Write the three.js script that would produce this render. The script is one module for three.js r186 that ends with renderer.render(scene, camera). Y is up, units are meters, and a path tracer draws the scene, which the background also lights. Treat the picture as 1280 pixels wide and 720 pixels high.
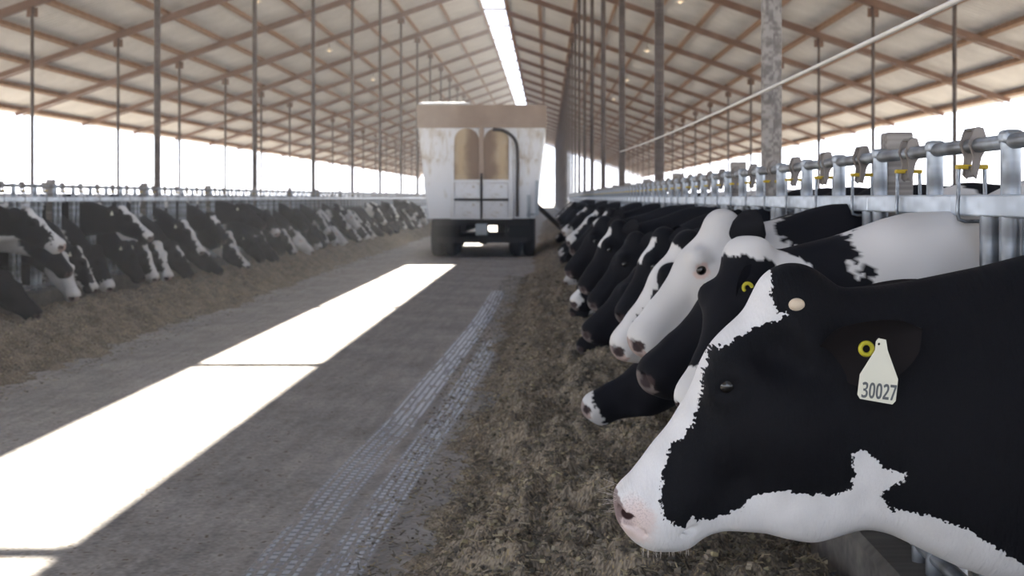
import * as THREE from 'three';
import { mergeGeometries, mergeVertices } from 'three/addons/utils/BufferGeometryUtils.js';
import { RoundedBoxGeometry } from 'three/addons/geometries/RoundedBoxGeometry.js';
import { TextGeometry } from 'three/addons/geometries/TextGeometry.js';
import { FontLoader } from 'three/addons/loaders/FontLoader.js';
import { createNoise2D, createNoise3D } from 'simplex-noise';

// ------------------------------------------------------------------ camera, sky, sun, exposure
const FPX = 1600, VX = 684, VY = 247, EYE = 1.46;        // focal length in pixels, vanishing point of the alley, eye height
const scene = new THREE.Scene();
const camera = new THREE.PerspectiveCamera(2 * Math.atan(360 / FPX) * 180 / Math.PI, 1280 / 720, 0.05, 900);
camera.position.set(0, EYE, 0);
camera.lookAt(0, EYE, -10);
camera.setViewOffset(1280, 720, 640 - VX, 360 - VY, 1280, 720);
camera.focus = 2.75; camera.userData.fStop = 7;
const renderer = new THREE.WebGLRenderer();
renderer.toneMapping = THREE.LinearToneMapping;
renderer.toneMappingExposure = 3.75;
scene.fog = new THREE.FogExp2(new THREE.Color(1, 0.97, 0.95), 0.0025);      // dust hanging in the barn
renderer.shadowMap.enabled = true;
const SUN_COT = 0.889;                                    // sun stands over the far end of the barn, 48 degrees high
{
  const W = 64, Hh = 32, d = new Float32Array(W * Hh * 4);
  for (let j = 0; j < Hh; j++) for (let i = 0; i < W; i++) {
    const el = Math.max(0, ((j + 0.5) / Hh - 0.5) * 2), t = Math.pow(el, 0.6), o = (j * W + i) * 4;
    d[o] = 1.15 - 0.8 * t; d[o + 1] = 1.25 - 0.62 * t; d[o + 2] = 1.42 - 0.2 * t; d[o + 3] = 1;
  }
  const t = new THREE.DataTexture(d, W, Hh, THREE.RGBAFormat, THREE.FloatType);
  t.mapping = THREE.EquirectangularReflectionMapping; t.magFilter = THREE.LinearFilter; t.needsUpdate = true;
  scene.background = t; scene.environment = t;
}
const sun = new THREE.DirectionalLight(new THREE.Color(1, 0.95, 0.86), 14);
sun.position.set(0, 60, -60 * SUN_COT - 20); sun.target.position.set(0, 0, -20);
sun.castShadow = true; Object.assign(sun.shadow.camera, { left: -60, right: 60, top: 120, bottom: -120, near: 1, far: 300 });
sun.shadow.mapSize.set(4096, 4096);
scene.add(sun, sun.target);

// ------------------------------------------------------------------ helpers
const rng = (a) => () => { a |= 0; a = a + 0x6D2B79F5 | 0; let t = Math.imul(a ^ a >>> 15, 1 | a); t = t + Math.imul(t ^ t >>> 7, 61 | t) ^ t; return ((t ^ t >>> 14) >>> 0) / 4294967296; };
const N2 = createNoise2D(rng(11)), N3 = createNoise3D(rng(12));
const lerp = (a, b, t) => a + (b - a) * t, clamp = (x, a = 0, b = 1) => Math.min(b, Math.max(a, x)), smooth = (a, b, x) => { const t = clamp((x - a) / (b - a)); return t * t * (3 - 2 * t); };
const used = new Map();
function numbered(n) { const k = used.get(n) ?? 0; used.set(n, k + 1); return k ? n + '_' + String(k).padStart(3, '0') : n; }
function shade(o) { o.traverse((m) => { if (m.isMesh) { m.castShadow = true; m.receiveShadow = true; } }); return o; }
function tag(o, label, category, group, kind) {
  o.userData.label = label; o.userData.category = category;
  if (group) o.userData.group = group;
  if (kind) o.userData.kind = kind;
  return o;
}
function root(name, x = 0, y = 0, z = 0, turn = 0) { const g = new THREE.Group(); g.name = numbered(name); g.position.set(x, y, z); g.rotation.y = turn; scene.add(g); return g; }
function part(name, geo, mat, parent, x, y, z) {
  const m = new THREE.Mesh(geo, mat); m.name = parent === scene ? numbered(name) : name; m.castShadow = m.receiveShadow = true;
  if (x !== undefined) m.position.set(x, y, z);
  parent.add(m); return m;
}
const box = (w, h, d, x = 0, y = 0, z = 0) => { const g = new THREE.BoxGeometry(w, h, d); g.translate(x, y, z); return g; };
const rbox = (w, h, d, x = 0, y = 0, z = 0, r = 0.008, seg = 1) => { const g = new RoundedBoxGeometry(w, h, d, seg, r); g.translate(x, y, z); return g; };
function rod(a, b, r, seg = 10, r2 = r) {
  const A = new THREE.Vector3(...a), B = new THREE.Vector3(...b), d = B.clone().sub(A);
  const g = new THREE.CylinderGeometry(r2, r, d.length(), seg);
  g.applyQuaternion(new THREE.Quaternion().setFromUnitVectors(new THREE.Vector3(0, 1, 0), d.clone().normalize()));
  const c = A.add(B).multiplyScalar(0.5); g.translate(c.x, c.y, c.z); return g;
}
const tube = (pts, r, seg = 24, rad = 8) => new THREE.TubeGeometry(new THREE.CatmullRomCurve3(pts.map((p) => new THREE.Vector3(...p))), seg, r, rad, false);
const merge = (list) => mergeGeometries(list.map((g) => (g.index ? g.toNonIndexed() : g)).map((g) => { for (const k of Object.keys(g.attributes)) if (!['position', 'normal', 'uv'].includes(k)) g.deleteAttribute(k); return g; }));
// tiling noise: a lattice of random values with wrap-around, layered
function tileNoise(seed) {
  const r = rng(seed), T = Float32Array.from({ length: 65536 }, () => r());
  const v = (x, y, p, s) => T[((((x % p) + p) % p) * 131 + (((y % p) + p) % p) * 7919 + s * 977) & 65535];
  return (u, w, p, s = 0) => {
    const x = u * p, y = w * p, i = Math.floor(x), j = Math.floor(y), f = x - i, g = y - j, a = f * f * (3 - 2 * f), b = g * g * (3 - 2 * g);
    return lerp(lerp(v(i, j, p, s), v(i + 1, j, p, s), a), lerp(v(i, j + 1, p, s), v(i + 1, j + 1, p, s), a), b);
  };
}
function texture(size, fn, srgb = true, rep) {
  const w = size[0] ?? size, h = size[1] ?? size, d = new Uint8Array(w * h * 4);
  for (let j = 0; j < h; j++) for (let i = 0; i < w; i++) {
    const c = fn((i + 0.5) / w, (j + 0.5) / h), o = (j * w + i) * 4;
    if (typeof c === 'number') d[o] = d[o + 1] = d[o + 2] = clamp(c) * 255; else { d[o] = clamp(c[0]) * 255; d[o + 1] = clamp(c[1]) * 255; d[o + 2] = clamp(c[2]) * 255; }
    d[o + 3] = 255;
  }
  const t = new THREE.DataTexture(d, w, h); t.magFilter = THREE.LinearFilter; t.minFilter = THREE.LinearMipmapLinearFilter; t.generateMipmaps = true;
  t.wrapS = t.wrapT = THREE.RepeatWrapping; if (srgb) t.colorSpace = THREE.SRGBColorSpace; if (rep) t.repeat.set(...rep); t.needsUpdate = true; return t;
}
const mix3 = (a, b, t) => [lerp(a[0], b[0], t), lerp(a[1], b[1], t), lerp(a[2], b[2], t)];
const std = (o) => new THREE.MeshStandardMaterial(o);
const grit = tileNoise(5);
const fbm = (u, v, p, n = 4, s = 0) => { let a = 0, w = 0.5, t = 0; for (let k = 0; k < n; k++) { a += w * grit(u, v, p << k, s + k); t += w; w *= 0.55; } return a / t; };
// uv of a geometry from two of its coordinates, in metres over a period
function planarUV(g, ax, ay, period) {
  const p = g.attributes.position, uv = new Float32Array(p.count * 2), c = ['getX', 'getY', 'getZ'];
  for (let i = 0; i < p.count; i++) { uv[i * 2] = p[c[ax]](i) / period; uv[i * 2 + 1] = p[c[ay]](i) / period; }
  g.setAttribute('uv', new THREE.BufferAttribute(uv, 2)); return g;
}

// ------------------------------------------------------------------ materials
const M = {};
{
  const floorMap = texture(1024, (u, v) => {
    const a = fbm(u, v, 6, 5), b = fbm(u, v, 96, 3, 9), c = grit(u, v, 256, 20), streak = grit(u, v * 0.12, 64, 33);
    let k = 0.54 + 0.2 * (a - 0.5) + 0.16 * (b - 0.5) + 0.1 * (c - 0.5) + 0.07 * (streak - 0.5);
    const base = [k * 1.03, k * 0.99, k * 0.94];
    return b > 0.69 ? mix3(base, [0.36, 0.31, 0.26], clamp((b - 0.69) * 7)) : c > 0.965 ? mix3(base, [0.62, 0.57, 0.48], 0.7) : base;
  });
  const floorBump = texture(512, (u, v) => 0.5 + 0.5 * (fbm(u, v, 64, 4, 3) - 0.5) + 0.25 * (fbm(u, v, 8, 2, 6) - 0.5), false);
  M.floor = std({ map: floorMap, bumpMap: floorBump, bumpScale: 0.007, roughness: 0.88 });
  M.soil = std({ map: texture(512, (u, v) => { const a = fbm(u, v, 8, 6, 2); return mix3([0.58, 0.53, 0.46], [0.72, 0.67, 0.6], a); }), roughness: 1 });
  M.concrete = std({ map: texture(512, (u, v) => { const a = fbm(u, v, 5, 6, 40), b = fbm(u, v, 60, 2, 44); const k = 0.36 + 0.22 * (a - 0.5) + 0.12 * (b - 0.5); return [k * 1.05, k, k * 0.93]; }), roughness: 0.93 });
  M.roof = std({ map: texture(256, (u, v) => { const a = fbm(u, v, 4, 4, 50), b = grit(u, v, 64, 55); const k = 0.78 + 0.1 * (a - 0.5) + 0.04 * (b - 0.5); return [k * 1.01, k, k * 0.98]; }), roughness: 0.75 });
  M.steelBrown = std({ map: texture(256, (u, v) => { const a = fbm(u, v, 6, 5, 60); return mix3([0.42, 0.33, 0.285], [0.56, 0.46, 0.4], a); }), roughness: 0.8 });
  M.purlin = std({ map: texture(256, (u, v) => { const a = fbm(u, v, 6, 5, 64); return mix3([0.5, 0.38, 0.28], [0.62, 0.5, 0.4], a); }), roughness: 0.8 });
  M.post = std({ map: texture(256, (u, v) => { const a = fbm(u, v, 10, 5, 70), b = grit(u, v, 48, 74); return mix3([0.26, 0.23, 0.215], [0.46, 0.42, 0.4], clamp(a * 0.9 + (b - 0.5) * 0.5)); }), roughness: 0.75, metalness: 0.2 });
  M.postSpeckled = std({ map: texture(256, (u, v) => { const a = fbm(u, v, 24, 4, 80), b = grit(u, v, 70, 84); return mix3([0.42, 0.4, 0.385], [0.58, 0.56, 0.54], smooth(0.3, 0.7, a * 0.6 + b * 0.4)); }), roughness: 0.85 });
  const galv = (lo, hi, seed) => texture(256, (u, v) => { const a = fbm(u, v, 5, 5, seed), b = grit(u, v * 0.3, 40, seed + 4); return mix3(lo, hi, smooth(0.25, 0.75, a * 0.7 + b * 0.3)); });
  M.galv = std({ map: galv([0.36, 0.37, 0.385], [0.64, 0.67, 0.7], 90), roughness: 0.42, metalness: 0.75 });
  M.rail = std({ map: galv([0.66, 0.69, 0.72], [0.84, 0.87, 0.9], 95), roughness: 0.38, metalness: 0.6 });
  M.latch = std({ map: galv([0.3, 0.285, 0.275], [0.5, 0.475, 0.455], 100), roughness: 0.55, metalness: 0.6 });
  M.yellow = std({ color: 0xb89b1e, roughness: 0.6 });
  M.cable = std({ color: 0xd9d6d0, roughness: 0.6 });
  M.feed = std({ map: texture(1024, (u, v) => {
    const a = fbm(u, v, 10, 5, 110), b = grit(u, v, 220, 115), c = grit(u, v * 3, 150, 118), d = grit(u * 3, v, 150, 121);
    let col = mix3([0.33, 0.292, 0.245], [0.585, 0.535, 0.46], smooth(0.25, 0.75, a * 0.5 + b * 0.5));
    if (c > 0.86 || d > 0.87) col = mix3(col, [0.66, 0.58, 0.42], 0.75);
    return col;
  }), bumpMap: texture(512, (u, v) => fbm(u, v, 70, 4, 130), false), bumpScale: 0.02, roughness: 1 });
  M.straw = std({ color: 0xffffff, roughness: 0.95 });
  M.cow = new THREE.MeshPhysicalMaterial({ vertexColors: true, roughness: 0.75, specularIntensity: 0.22, sheen: 0.07, sheenRoughness: 0.3, sheenColor: new THREE.Color(0.7, 0.72, 0.78) });
  M.eye = new THREE.MeshPhysicalMaterial({ color: 0x080605, roughness: 0.25, clearcoat: 0.3 });
  M.tagWhite = std({ color: 0xd6d4c2, roughness: 0.5 });
  M.tagYellow = std({ color: 0xb6ad22, roughness: 0.5 });
  M.tagInk = std({ color: 0x55595a, roughness: 0.7 });
  M.horn = std({ color: 0xc9b9a2, roughness: 0.6 });
  M.hair = std({ color: 0xd9cfc4, roughness: 0.8 });
  M.hoof = std({ color: 0x2a2521, roughness: 0.6 });
}

// ------------------------------------------------------------------ the setting: ground, floor, curbs
const XF = 1.11, XFL = -5.95;                 // the two headlock lines
const BAY = 6.85, D0 = -3 * BAY, D1 = 29 * BAY;   // frames every BAY metres of depth
const RIDGE_X = -2.53, RIDGE_Y = 10.63, PITCH = 0.348, HALF = 17.4, SLOT = 0.54;
const roofY = (d) => RIDGE_Y - PITCH * d;
const LEN = D1 - D0, MID = -(D0 + D1) / 2;
{
  const g = planarUV(new THREE.BoxGeometry(900, 0.3, 900).translate(0, -0.3, -100), 0, 2, 7);
  tag(part('ground', g, M.soil, scene), 'sunlit bare soil outside around the barn', 'ground', null, 'structure');
  const f = planarUV(box(35.5, 0.3, LEN, RIDGE_X, -0.15, MID), 0, 2, 3.2);
  tag(part('floor', f, M.floor, scene), 'dusty grey concrete floor of the drive-through feed alley', 'floor', null, 'structure');
  const curb = (name, x0, x1, label) => {
    const h = 0.38, s = new THREE.Shape([[x0, -0.02], [x1, -0.02], [x1, h - 0.02], [x1 - 0.02, h], [x0 + 0.02, h], [x0, h - 0.02]].map((p) => new THREE.Vector2(...p)));
    const e = new THREE.ExtrudeGeometry(s, { depth: LEN, bevelEnabled: false }); e.translate(0, 0, -D1); planarUV(e, 1, 2, 1.7);
    tag(part(name, e, M.concrete, scene), label, 'curb', null, 'structure');
  };
  curb('trim_1', XF - 0.12, XF + 0.11, 'stained concrete feed curb under the headlocks beside the tagged cow');
  curb('trim_2', XFL - 0.11, XFL + 0.12, 'concrete feed curb under the headlocks across the sunlit alley');
}
// ------------------------------------------------------------------ roof
{
  const ceiling = root('ceiling'); ceiling.userData = { kind: 'structure', label: 'long gabled roof of pale corrugated sheets on brown steel rafters with an open ridge', category: 'ceiling' };
  const sec = Math.hypot(1, PITCH);
  // one corrugated sheet per bay and side, closed with a thin upper skin
  const sheet = (side) => {
    const prof = []; const rib = 0.3, n = Math.round(BAY / rib), st = BAY / n;
    for (let i = 0; i < n; i++) prof.push([i * st, 0], [i * st + st * 0.55, 0], [i * st + st * 0.68, 0.03], [i * st + st * 0.87, 0.03]);
    prof.push([BAY, 0]);
    const pos = [], idx = [], uv = [], da = SLOT, db = HALF + 0.35;
    for (const lift of [0, 0.012]) for (const [z, h] of prof) for (const d of [da, db]) { pos.push(RIDGE_X + side * d, roofY(d) + 0.2 + h + lift, -z); uv.push(d / 3, z / 3); }
    const m = prof.length, q = (a, b, c, d) => idx.push(a, b, c, a, c, d);
    for (let i = 0; i < m - 1; i++) { const a = i * 2, t = m * 2 + i * 2; if (side > 0) { q(a, a + 1, a + 3, a + 2); q(t, t + 2, t + 3, t + 1); } else { q(a, a + 2, a + 3, a + 1); q(t, t + 1, t + 3, t + 2); } for (const e of [0, 1]) q(a + e, a + 2 + e, t + 2 + e, t + e); }
    const g = new THREE.BufferGeometry(); g.setAttribute('position', new THREE.Float32BufferAttribute(pos, 3)); g.setAttribute('uv', new THREE.Float32BufferAttribute(uv, 2)); g.setIndex(idx);
    const o = g.toNonIndexed(); o.computeVertexNormals(); return o;
  };
  const rafter = (side) => {
    const a = new THREE.Vector2(SLOT - 0.02, 0), pts = [];
    const top = (d) => roofY(d) + 0.05, bot = (d) => roofY(d) - 0.18;
    const s = new THREE.Shape([[SLOT, top(SLOT)], [HALF, top(HALF)], [HALF, bot(HALF) + 0.1], [SLOT, bot(SLOT)]].map(([d, y]) => new THREE.Vector2(side * d, y)));
    const web = new THREE.ExtrudeGeometry(s, { depth: 0.03, bevelEnabled: false }); web.translate(RIDGE_X, 0, -0.015);
    const fl = (off) => { const L = (HALF - SLOT) * sec, b = new THREE.BoxGeometry(L, 0.025, 0.16); b.rotateZ(-side * Math.atan(PITCH)); b.translate(RIDGE_X + side * (SLOT + HALF) / 2, roofY((SLOT + HALF) / 2) + off, 0); return b; };
    return planarUV(merge([web, fl(0.05), fl(-0.15)]), 0, 1, 2);
  };
  const sheets = { 1: sheet(1), [-1]: sheet(-1) }, rafters = { 1: rafter(1), [-1]: rafter(-1) };
  for (const side of [-1, 1]) {
    for (let k = -3; k < 29; k++) part('roof_sheet', sheets[side], M.roof, ceiling, 0, 0, -k * BAY);
    for (let k = -3; k <= 29; k++) part('rafter', rafters[side], M.steelBrown, ceiling, 0, 0, -k * BAY);
    const pg = planarUV(box(0.13, 0.17, LEN), 1, 2, 2);
    for (const d of [0.6, 2.2, 3.7, 5.2, 6.7, 8.2, 9.7, 11.2, 12.7, 14.2, 15.7, 17.2]) {
      const p = part('purlin', pg, M.purlin, ceiling, RIDGE_X + side * d, roofY(d) + 0.13, MID); p.rotation.z = -side * Math.atan(PITCH);
    }
  }
  // short steel braces across the open ridge: they cut the strip of sun on the floor
  const bg = box(2 * SLOT + 0.1, 0.1, 0.13);
  for (let d = 20.55 - 5.9 * 6; d < D1; d += 5.9) part('ridge_brace', bg, M.steelBrown, ceiling, RIDGE_X, roofY(SLOT) + 0.12, -d);
}
// posts: two lines beside the headlocks, two lines half-way to the eaves
{
  const rows = [
    [1.2, 1, 'brown steel roof post rising behind the headlocks beside the tagged cow', 'roof posts along the near cow row'],
    [RIDGE_X - 3.73, 1, 'brown steel roof post rising behind the headlocks across the alley', 'roof posts along the far cow row'],
    [RIDGE_X + 11.25, 0.9, 'slim steel roof post standing in the cow yard behind the near cow row', 'outer roof posts behind the near cow row'],
    [RIDGE_X - 11.25, 0.9, 'slim steel roof post standing in the cow yard behind the far cow row', 'outer roof posts behind the far cow row'],
  ];
  rows.forEach(([x, w, label, group], n) => {
    const h = roofY(Math.abs(x - RIDGE_X)) - 0.14, r = 0.052 * w;
    const pole = rod([0, 0, 0], [0, h, 0], r, 14), base = rbox(0.16, 0.02, 0.16, 0, 0.01, 0, 0.004), gus = merge([box(0.02, 0.25, 0.3, 0, h - 0.12, 0), box(0.3, 0.25, 0.02, 0, h - 0.16, 0)]);
    planarUV(pole, 2, 1, 1.1);
    const first = rod([0, 0, 0], [0, h, 0], 0.055, 20); { const p = first.attributes.position, uv = first.attributes.uv; for (let i = 0; i < uv.count; i++) uv.setXY(i, uv.getX(i) * 0.3, p.getY(i) / 1.1); }
    for (let k = 1; k <= 28; k++) {
      const o = root('roof_post', x, 0, -k * BAY);
      const special = n === 0 && k === 1;
      part('pole', special ? first : pole, special ? M.postSpeckled : M.post, o); part('base_plate', base, M.post, o); part('head_bracket', gus, M.steelBrown, o);
      const ord = ['', '', 'first', 'second', 'third', 'fourth', 'fifth', 'sixth'][k];
      if (special) tag(o, 'thick speckled grey post with a pale cable passing in front of it', 'post'); else if (n === 0 && ord) tag(o, 'brown steel roof post, ' + ord + ' beyond the thick speckled post', 'post', group); else tag(o, label, 'post', group);
    }
  });
  const shadeG = new THREE.LatheGeometry([[0.02, 0.16], [0.05, 0.15], [0.09, 0.08], [0.17, 0], [0.16, 0], [0.08, 0.07], [0.03, 0.13]].map((p) => new THREE.Vector2(...p)), 16), bulbG = new THREE.SphereGeometry(0.075, 12, 8), stemG = rod([0, 0.14, 0], [0, 0.4, 0], 0.012, 6);
  const lampShade = std({ color: 0xd8d2c6, roughness: 0.5 }), glow = std({ color: 0xfff2dc, emissive: 0xffe2b8, emissiveIntensity: 0.28, roughness: 0.4 });
  for (const side of [-1, 1]) for (const k of [4, 6, 8, 10, 12, 14]) {
    const x = RIDGE_X + side * 6.8, o = root('barn_lamp', x, roofY(6.8) - 0.52, -k * BAY);
    part('lamp_shade', shadeG, lampShade, o); part('bulb', bulbG, glow, o, 0, 0.02, 0); part('stem', stemG, M.post, o);
    tag(o, side < 0 ? 'small pale lamp under a rafter over the far cow row' : 'small pale lamp under a rafter over the near cow row', 'lamp', side < 0 ? 'lamps over the far cow row' : 'lamps over the near cow row');
  }
  // the pale cable strung along the near row
  const pts = []; for (let i = 0; i <= 24; i++) { const t = i / 24, d = lerp(1.5, 20.4, t); pts.push([lerp(1.08, 1.16, t), lerp(1.975, 2.19, t) - 0.05 * Math.sin(Math.PI * t) + 0.03 * t * (1 - t), -d]); }
  tag(part('cable', tube(pts, 0.0085, 80, 6), M.cable, scene), 'pale cable strung slantwise above the headlocks beside the tagged cow', 'cable');
}

// ------------------------------------------------------------------ headlock panels
const STALL = 0.6, COW0 = 2.84, REACH = 0.27;   // how far behind the headlock a cow's front feet stand
{
  const L = 3.6, n = 6;
  const railG = planarUV(rbox(0.052, 0.055, L, 0, 1.44, -L / 2, 0.006), 1, 2, 0.9);
  const pipeG = planarUV(rod([0, 1.595, 0], [0, 1.595, -L], 0.019, 12), 1, 2, 0.8);
  const lowG = planarUV(rod([0, 0.43, 0], [0, 0.43, -L], 0.022, 10), 1, 2, 0.8);
  const up = planarUV(rod([0, 0.38, 0], [0, 1.415, 0], 0.027, 12), 2, 1, 0.5);
  const swing = planarUV(rod([0, 0, 0], [0, 0.98, 0], 0.024, 12), 2, 1, 0.5);
  const stub = planarUV(merge([rod([0, 1.46, 0], [0, 1.6, 0], 0.024, 12), rbox(0.05, 0.035, 0.052, 0, 1.605, 0, 0.012, 2)]), 2, 1, 0.4);
  const postG = planarUV(rbox(0.09, 1.3, 0.09, 0, 1.03, 0, 0.008), 2, 1, 0.6);
  // latch: a cheek plate on each side of the pipe, a drop plate under it and a thin guide loop round the rail
  const cheek = (() => { const s = new THREE.Shape(); s.moveTo(-0.012, 0.04); s.quadraticCurveTo(0.004, 0.052, 0.014, 0.036); s.lineTo(0.024, 0.004); s.lineTo(0.012, -0.03); s.lineTo(0.016, -0.075); s.lineTo(0.006, -0.085); s.lineTo(-0.006, -0.03); s.lineTo(-0.024, 0); s.closePath();
    const e = new THREE.ExtrudeGeometry(s, { depth: 0.006, bevelEnabled: true, bevelSize: 0.002, bevelThickness: 0.002, bevelSegments: 1 }); return e; })();
  const c1 = cheek.clone().translate(0, 0, 0.032), c2 = cheek.clone().translate(0, 0, -0.038);
  const latchG = merge([c1, c2, box(0.026, 0.006, 0.076, 0, 0.042, 0), box(0.006, 0.03, 0.07, 0.01, -0.068, 0)]);
  const loopPts = [[-0.034, 0.1, 0], [-0.035, 0.03, 0], [-0.036, -0.03, 0], [-0.03, -0.04, 0], [0, -0.042, 0], [0.03, -0.04, 0], [0.036, -0.03, 0], [0.035, 0.03, 0], [0.034, 0.1, 0]];
  const loopG = tube(loopPts, 0.0055, 20, 6);
  const stopG = rbox(0.08, 0.012, 0.028, 0, 0, 0, 0.003);
  function panel(x, d, dir, label, group, seed) {
    const o = root('headlock_panel', x, 0, -d), r = rng(seed);
    part('rail', railG, M.rail, o); part('lock_pipe', pipeG, M.galv, o); part('bottom_pipe', lowG, M.galv, o);
    part('panel_post', postG, M.postSpeckled, o, -dir * 0.075, 0, 0);
    for (let k = 0; k < n; k++) {
      const z = -(k + 0.5) * STALL;
      part('upright', up, M.galv, o, 0, 0, z + 0.235); part('upright', up, M.galv, o, 0, 0, z - 0.225); part('upright', up, M.galv, o, -dir * 0.05, 0, z - 0.285);
      part('upright_stub', stub, M.galv, o, 0, 0, z - 0.225);
      const open = r() < 0.6, s = part('swing_bar', swing, M.galv, o, -dir * 0.052, 0.43, z + 0.225); s.rotation.x = open ? 0.07 : 0.01;
      const l = part('latch', latchG, M.latch, o, 0, 1.595, z + 0.1 + 0.05 * r()); if (dir < 0) l.rotation.y = Math.PI;
      const lz = z + 0.08 + 0.08 * r(), lo = part('guide_loop', loopG, M.galv, o, 0, 1.44, lz); part('stop_pad', stopG, M.yellow, lo, 0, 0.1, 0);
    }
    tag(o, label, 'headlock', group);
  }
  for (let k = 0; k < 17; k++) {
    const lab = k === 0 ? 'galvanized headlock panel with a yellow pad that holds the tagged foreground cow' : k === 1 ? 'galvanized headlock panel with white cow necks, between the square post and thick speckled post' : k < 6 ? 'galvanized headlock panel, ' + ['first', 'second', 'third', 'fourth'][k - 2] + ' beyond the panel with the thick speckled post' : 'galvanized headlock panel far down the row of the tagged cow';
    panel(XF, 0.74 + 3.6 * k, -1, lab, k > 1 ? 'headlock panels of the near row' : undefined, 40 + k);
  }
  for (let k = 0; k < 17; k++) panel(XFL, 8.34 + 3.6 * k, 1, 'galvanized headlock panel in the row across the sunlit alley', 'headlock panels of the far row', 80 + k);
}

// ------------------------------------------------------------------ feed windrows, loose straw, damp tyre tracks with painted sheen
function feedHeight(x, z, x0, x1) {                       // x0: ragged edge on the alley, x1: the curb
  const edge = x0 + Math.sign(x1 - x0) * (0.22 * smooth(16, 28, -z) + 0.1 * N2(z * 0.5, x0) + 0.07 * N2(z * 2.1, x0 + 9));
  const t = (x - edge) / (x1 - edge);
  const prof = 0.15 * smooth(0, 0.32, t) + 0.07 * smooth(0.3, 0.6, t) - 0.07 * smooth(0.75, 1, t);
  const lump = 0.068 * N2(x * 2.2 + x0 * 3, z * 1.7) + 0.044 * N2(x * 6 + 40, z * 5) + 0.016 * N2(x * 17, z * 16 + 7) + 0.008 * N2(x * 41, z * 43);
  return prof + lump * smooth(-0.12, 0.25, t) - 0.02 * (1 - smooth(-0.1, 0.05, t));
}
function feedRow(name, x0, x1, bands, label, strawN, strawD) {
  const gs = [];
  for (const [da, db, sx, sz] of bands) {
    const nx = Math.ceil(Math.abs(x1 - x0 + Math.sign(x1 - x0) * 0.2) / sx), nz = Math.ceil((db - da) / sz), pos = [], idx = [], uv = [];
    for (let j = 0; j <= nz; j++) for (let i = 0; i <= nx; i++) {
      const x = lerp(x0 - Math.sign(x1 - x0) * 0.2, x1, i / nx), z = -lerp(da, db, j / nz);
      pos.push(x, feedHeight(x, z, x0, x1), z); uv.push(x / 1.3, z / 1.3);
    }
    for (let j = 0; j < nz; j++) for (let i = 0; i < nx; i++) { const a = j * (nx + 1) + i, b = a + 1, c = a + nx + 1, d = c + 1; if (x1 > x0) idx.push(a, b, d, a, d, c); else idx.push(a, d, b, a, c, d); }
    const g = new THREE.BufferGeometry(); g.setAttribute('position', new THREE.Float32BufferAttribute(pos, 3)); g.setAttribute('uv', new THREE.Float32BufferAttribute(uv, 2)); g.setIndex(idx); g.computeVertexNormals(); gs.push(g);
  }
  const o = root(name); o.userData.kind = 'stuff'; tag(o, label, 'feed', null, 'stuff');
  part('feed_bed', mergeGeometries(gs), M.feed, o).userData.kind = 'stuff';
  const r = rng(strawN), bit = new THREE.BoxGeometry(1, 1, 1), im = new THREE.InstancedMesh(bit, M.straw, strawN), m = new THREE.Matrix4(), q = new THREE.Quaternion(), e = new THREE.Euler(), c = new THREE.Color();
  for (let i = 0; i < strawN; i++) {
    const d = strawD[0] + (strawD[1] - strawD[0]) * Math.pow(r(), 1.6), t = Math.pow(r(), 0.8) * 1.22 - 0.2, x = lerp(x0, x1, t), z = -d, y = Math.max(0.002, feedHeight(x, z, x0, x1));
    const clump = r() < 0.25, s = clump ? 0.008 + 0.014 * r() : 0.012 + 0.045 * r();
    if (t < 0.02 && r() < 0.5) { m.makeScale(0.0001, 0.0001, 0.0001); m.setPosition(x, y, z); im.setMatrixAt(i, m); c.setRGB(0.2, 0.16, 0.1); im.setColorAt(i, c); continue; }
    q.setFromEuler(e.set((r() - 0.5) * 0.9, r() * 6.28, (r() - 0.5) * 0.9));
    m.compose(new THREE.Vector3(x, y + 0.003, z), q, clump ? new THREE.Vector3(s, s * 0.6, s).multiplyScalar(t < 0.06 ? 0.55 : 1) : new THREE.Vector3(s, 0.0028, 0.0035)); im.setMatrixAt(i, m);
    const k = r(), w = r(); c.setRGB(lerp(0.07, 0.42, k * k), lerp(0.058, 0.35, k * k), lerp(0.042, 0.24, k * k) * lerp(0.8, 1.1, w)); im.setColorAt(i, c);
  }
  im.name = 'loose_straw'; im.castShadow = im.receiveShadow = true; im.userData.kind = 'stuff'; o.add(im);
}
feedRow('feed_windrow', -0.5, XF - 0.11, [[1.2, 9, 0.014, 0.016], [9, 20, 0.03, 0.04], [20, 75, 0.08, 0.12]], 'long brown windrow of chopped feed in front of the tagged cow', 52000, [2.6, 24]);
feedRow('feed_windrow', -4.2, XFL + 0.11, [[7, 30, 0.035, 0.045], [30, 80, 0.08, 0.14]], 'long brown windrow of chopped feed across the sunlit alley', 16000, [9, 40]);
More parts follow.
